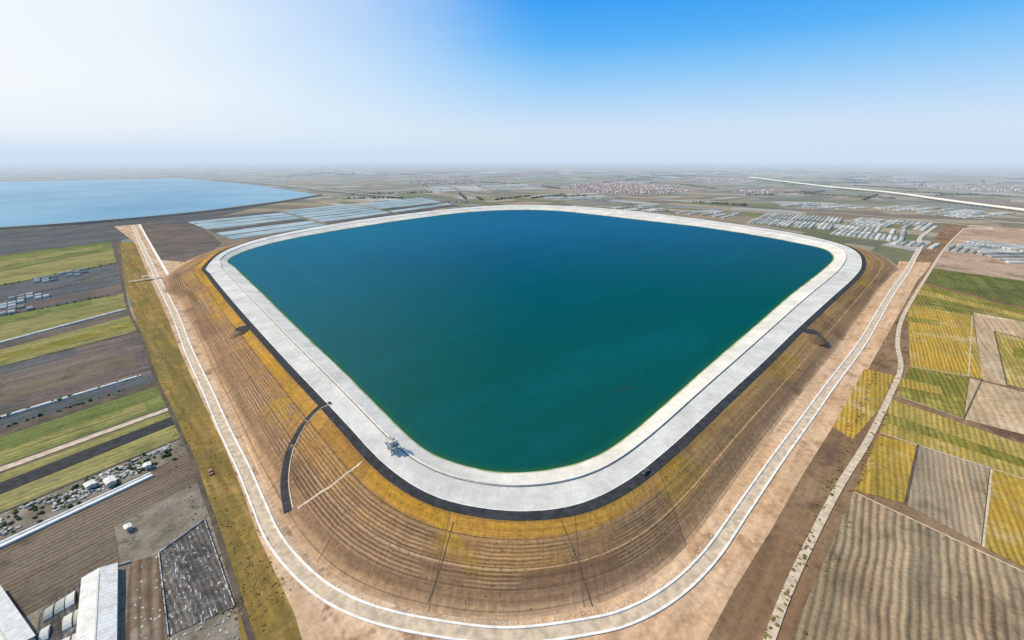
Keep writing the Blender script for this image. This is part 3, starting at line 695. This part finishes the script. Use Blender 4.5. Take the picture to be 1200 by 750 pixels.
box_part('gate_frame_left',(-3,0,3.6),(.5,2.6,4),mt['white'],e);box_part('gate_frame_right',(3,0,3.6),(.5,2.6,4),mt['white'],e);box_part('gate_beam',(0,0,5.8),(7,2.8,.4),mt['white'],e)

# ------------------------------------------------------------------ haze over the distant plain (absorbing ring volume, pale airlight added as emission)
hz=bpy.data.materials.new('haze_glow');hz.use_nodes=True;t=hz.node_tree;t.nodes.clear()
out=t.nodes.new('ShaderNodeOutputMaterial');ab=t.nodes.new('ShaderNodeVolumeAbsorption');em=t.nodes.new('ShaderNodeEmission');ad=t.nodes.new('ShaderNodeAddShader')
SG=1.9e-4
ab.inputs['Color'].default_value=(0,0,0,1);ab.inputs['Density'].default_value=SG
em.inputs['Color'].default_value=(.61,.74,.90,1);em.inputs['Strength'].default_value=SG
t.links.new(ab.outputs[0],ad.inputs[0]);t.links.new(em.outputs[0],ad.inputs[1]);t.links.new(ad.outputs[0],out.inputs['Volume'])
V=[];F=[];S=64
for r,z in((1450,-8),(1450,300),(70000,300),(70000,-8)):
    for i in range(S): V.append((r*math.cos(2*math.pi*i/S),r*math.sin(2*math.pi*i/S),z))
for k in range(4):
    for i in range(S):
        a=k*S+i;b=k*S+(i+1)%S;k2=((k+1)%4)*S; F.append((a,b,k2+(i+1)%S,k2+i)[::-1])
o=mesh('haze',V,F,hz)

# ------------------------------------------------------------------ world and sun
SE=math.radians(44);SA=math.radians(-78)   # azimuth from +Y toward +X
sd=Vector((math.sin(SA)*math.cos(SE),math.cos(SA)*math.cos(SE),math.sin(SE)))
w=bpy.data.worlds.new('World');scene.world=w;w.use_nodes=True
class W(M):
    def __init__(s): s.t=w.node_tree; s._oc=None
h=W();t=w.node_tree;bg=t.nodes['Background']
sky=t.nodes.new('ShaderNodeTexSky');sky.sky_type='NISHITA';sky.sun_disc=False;sky.sun_elevation=SE;sky.sun_rotation=SA;sky.dust_density=2
g=t.nodes.new('ShaderNodeTexCoord').outputs['Generated']
X=h.sep(g)
blue=h.ramp(X[2],[(0,(.70,.81,.93)),(.05,(.66,.80,.95)),(.10,(.48,.71,.97)),(.155,(.27,.60,.97)),(.21,(.10,.46,.96)),(.28,(.03,.35,.93)),(.5,(.10,.32,.75)),(1,(.14,.28,.54))])
hd=Vector((math.sin(math.radians(-66)),math.cos(math.radians(-66)),0))
dt=h.math('ADD',h.math('MULTIPLY',X[0],hd.x),h.math('MULTIPLY',X[1],hd.y))
ns=h.noise(h.map(g,scale=(1,1,3)),1.6,3,.5)
dt=h.math('ADD',dt,h.math('MULTIPLY',h.math('SUBTRACT',ns,.5),.18))
c=h.mix(h.step(dt,.32,.95),blue,(.80,.90,.985))
c=h.mix(h.step(dt,.72,1.05),c,(.93,.96,.985))
c=h.mix(.94,h.vmath('SCALE',sky.outputs[0],.12),c)
t.links.new(c,bg.inputs[0]);bg.inputs[1].default_value=1.0
sl=bpy.data.lights.new('sun','SUN');sl.energy=4.1;sl.angle=math.radians(.5);sl.color=(1,.92,.78)
so_=link(bpy.data.objects.new('sun',sl));so_.rotation_euler=sd.to_track_quat('Z','Y').to_euler()

# ------------------------------------------------------------------ camera
cam=bpy.data.cameras.new('camera');cam.lens=15;cam.sensor_width=36;cam.clip_end=200000;cam.clip_start=.5
co=link(bpy.data.objects.new('camera',cam));co.location=(0,0,150);co.rotation_euler=(math.radians(90)-math.atan(190/500),0,0)
scene.camera=co
scene.view_settings.view_transform='Standard'
try: scene.view_settings.look='None'
except Exception: pass
scene.view_settings.exposure=0
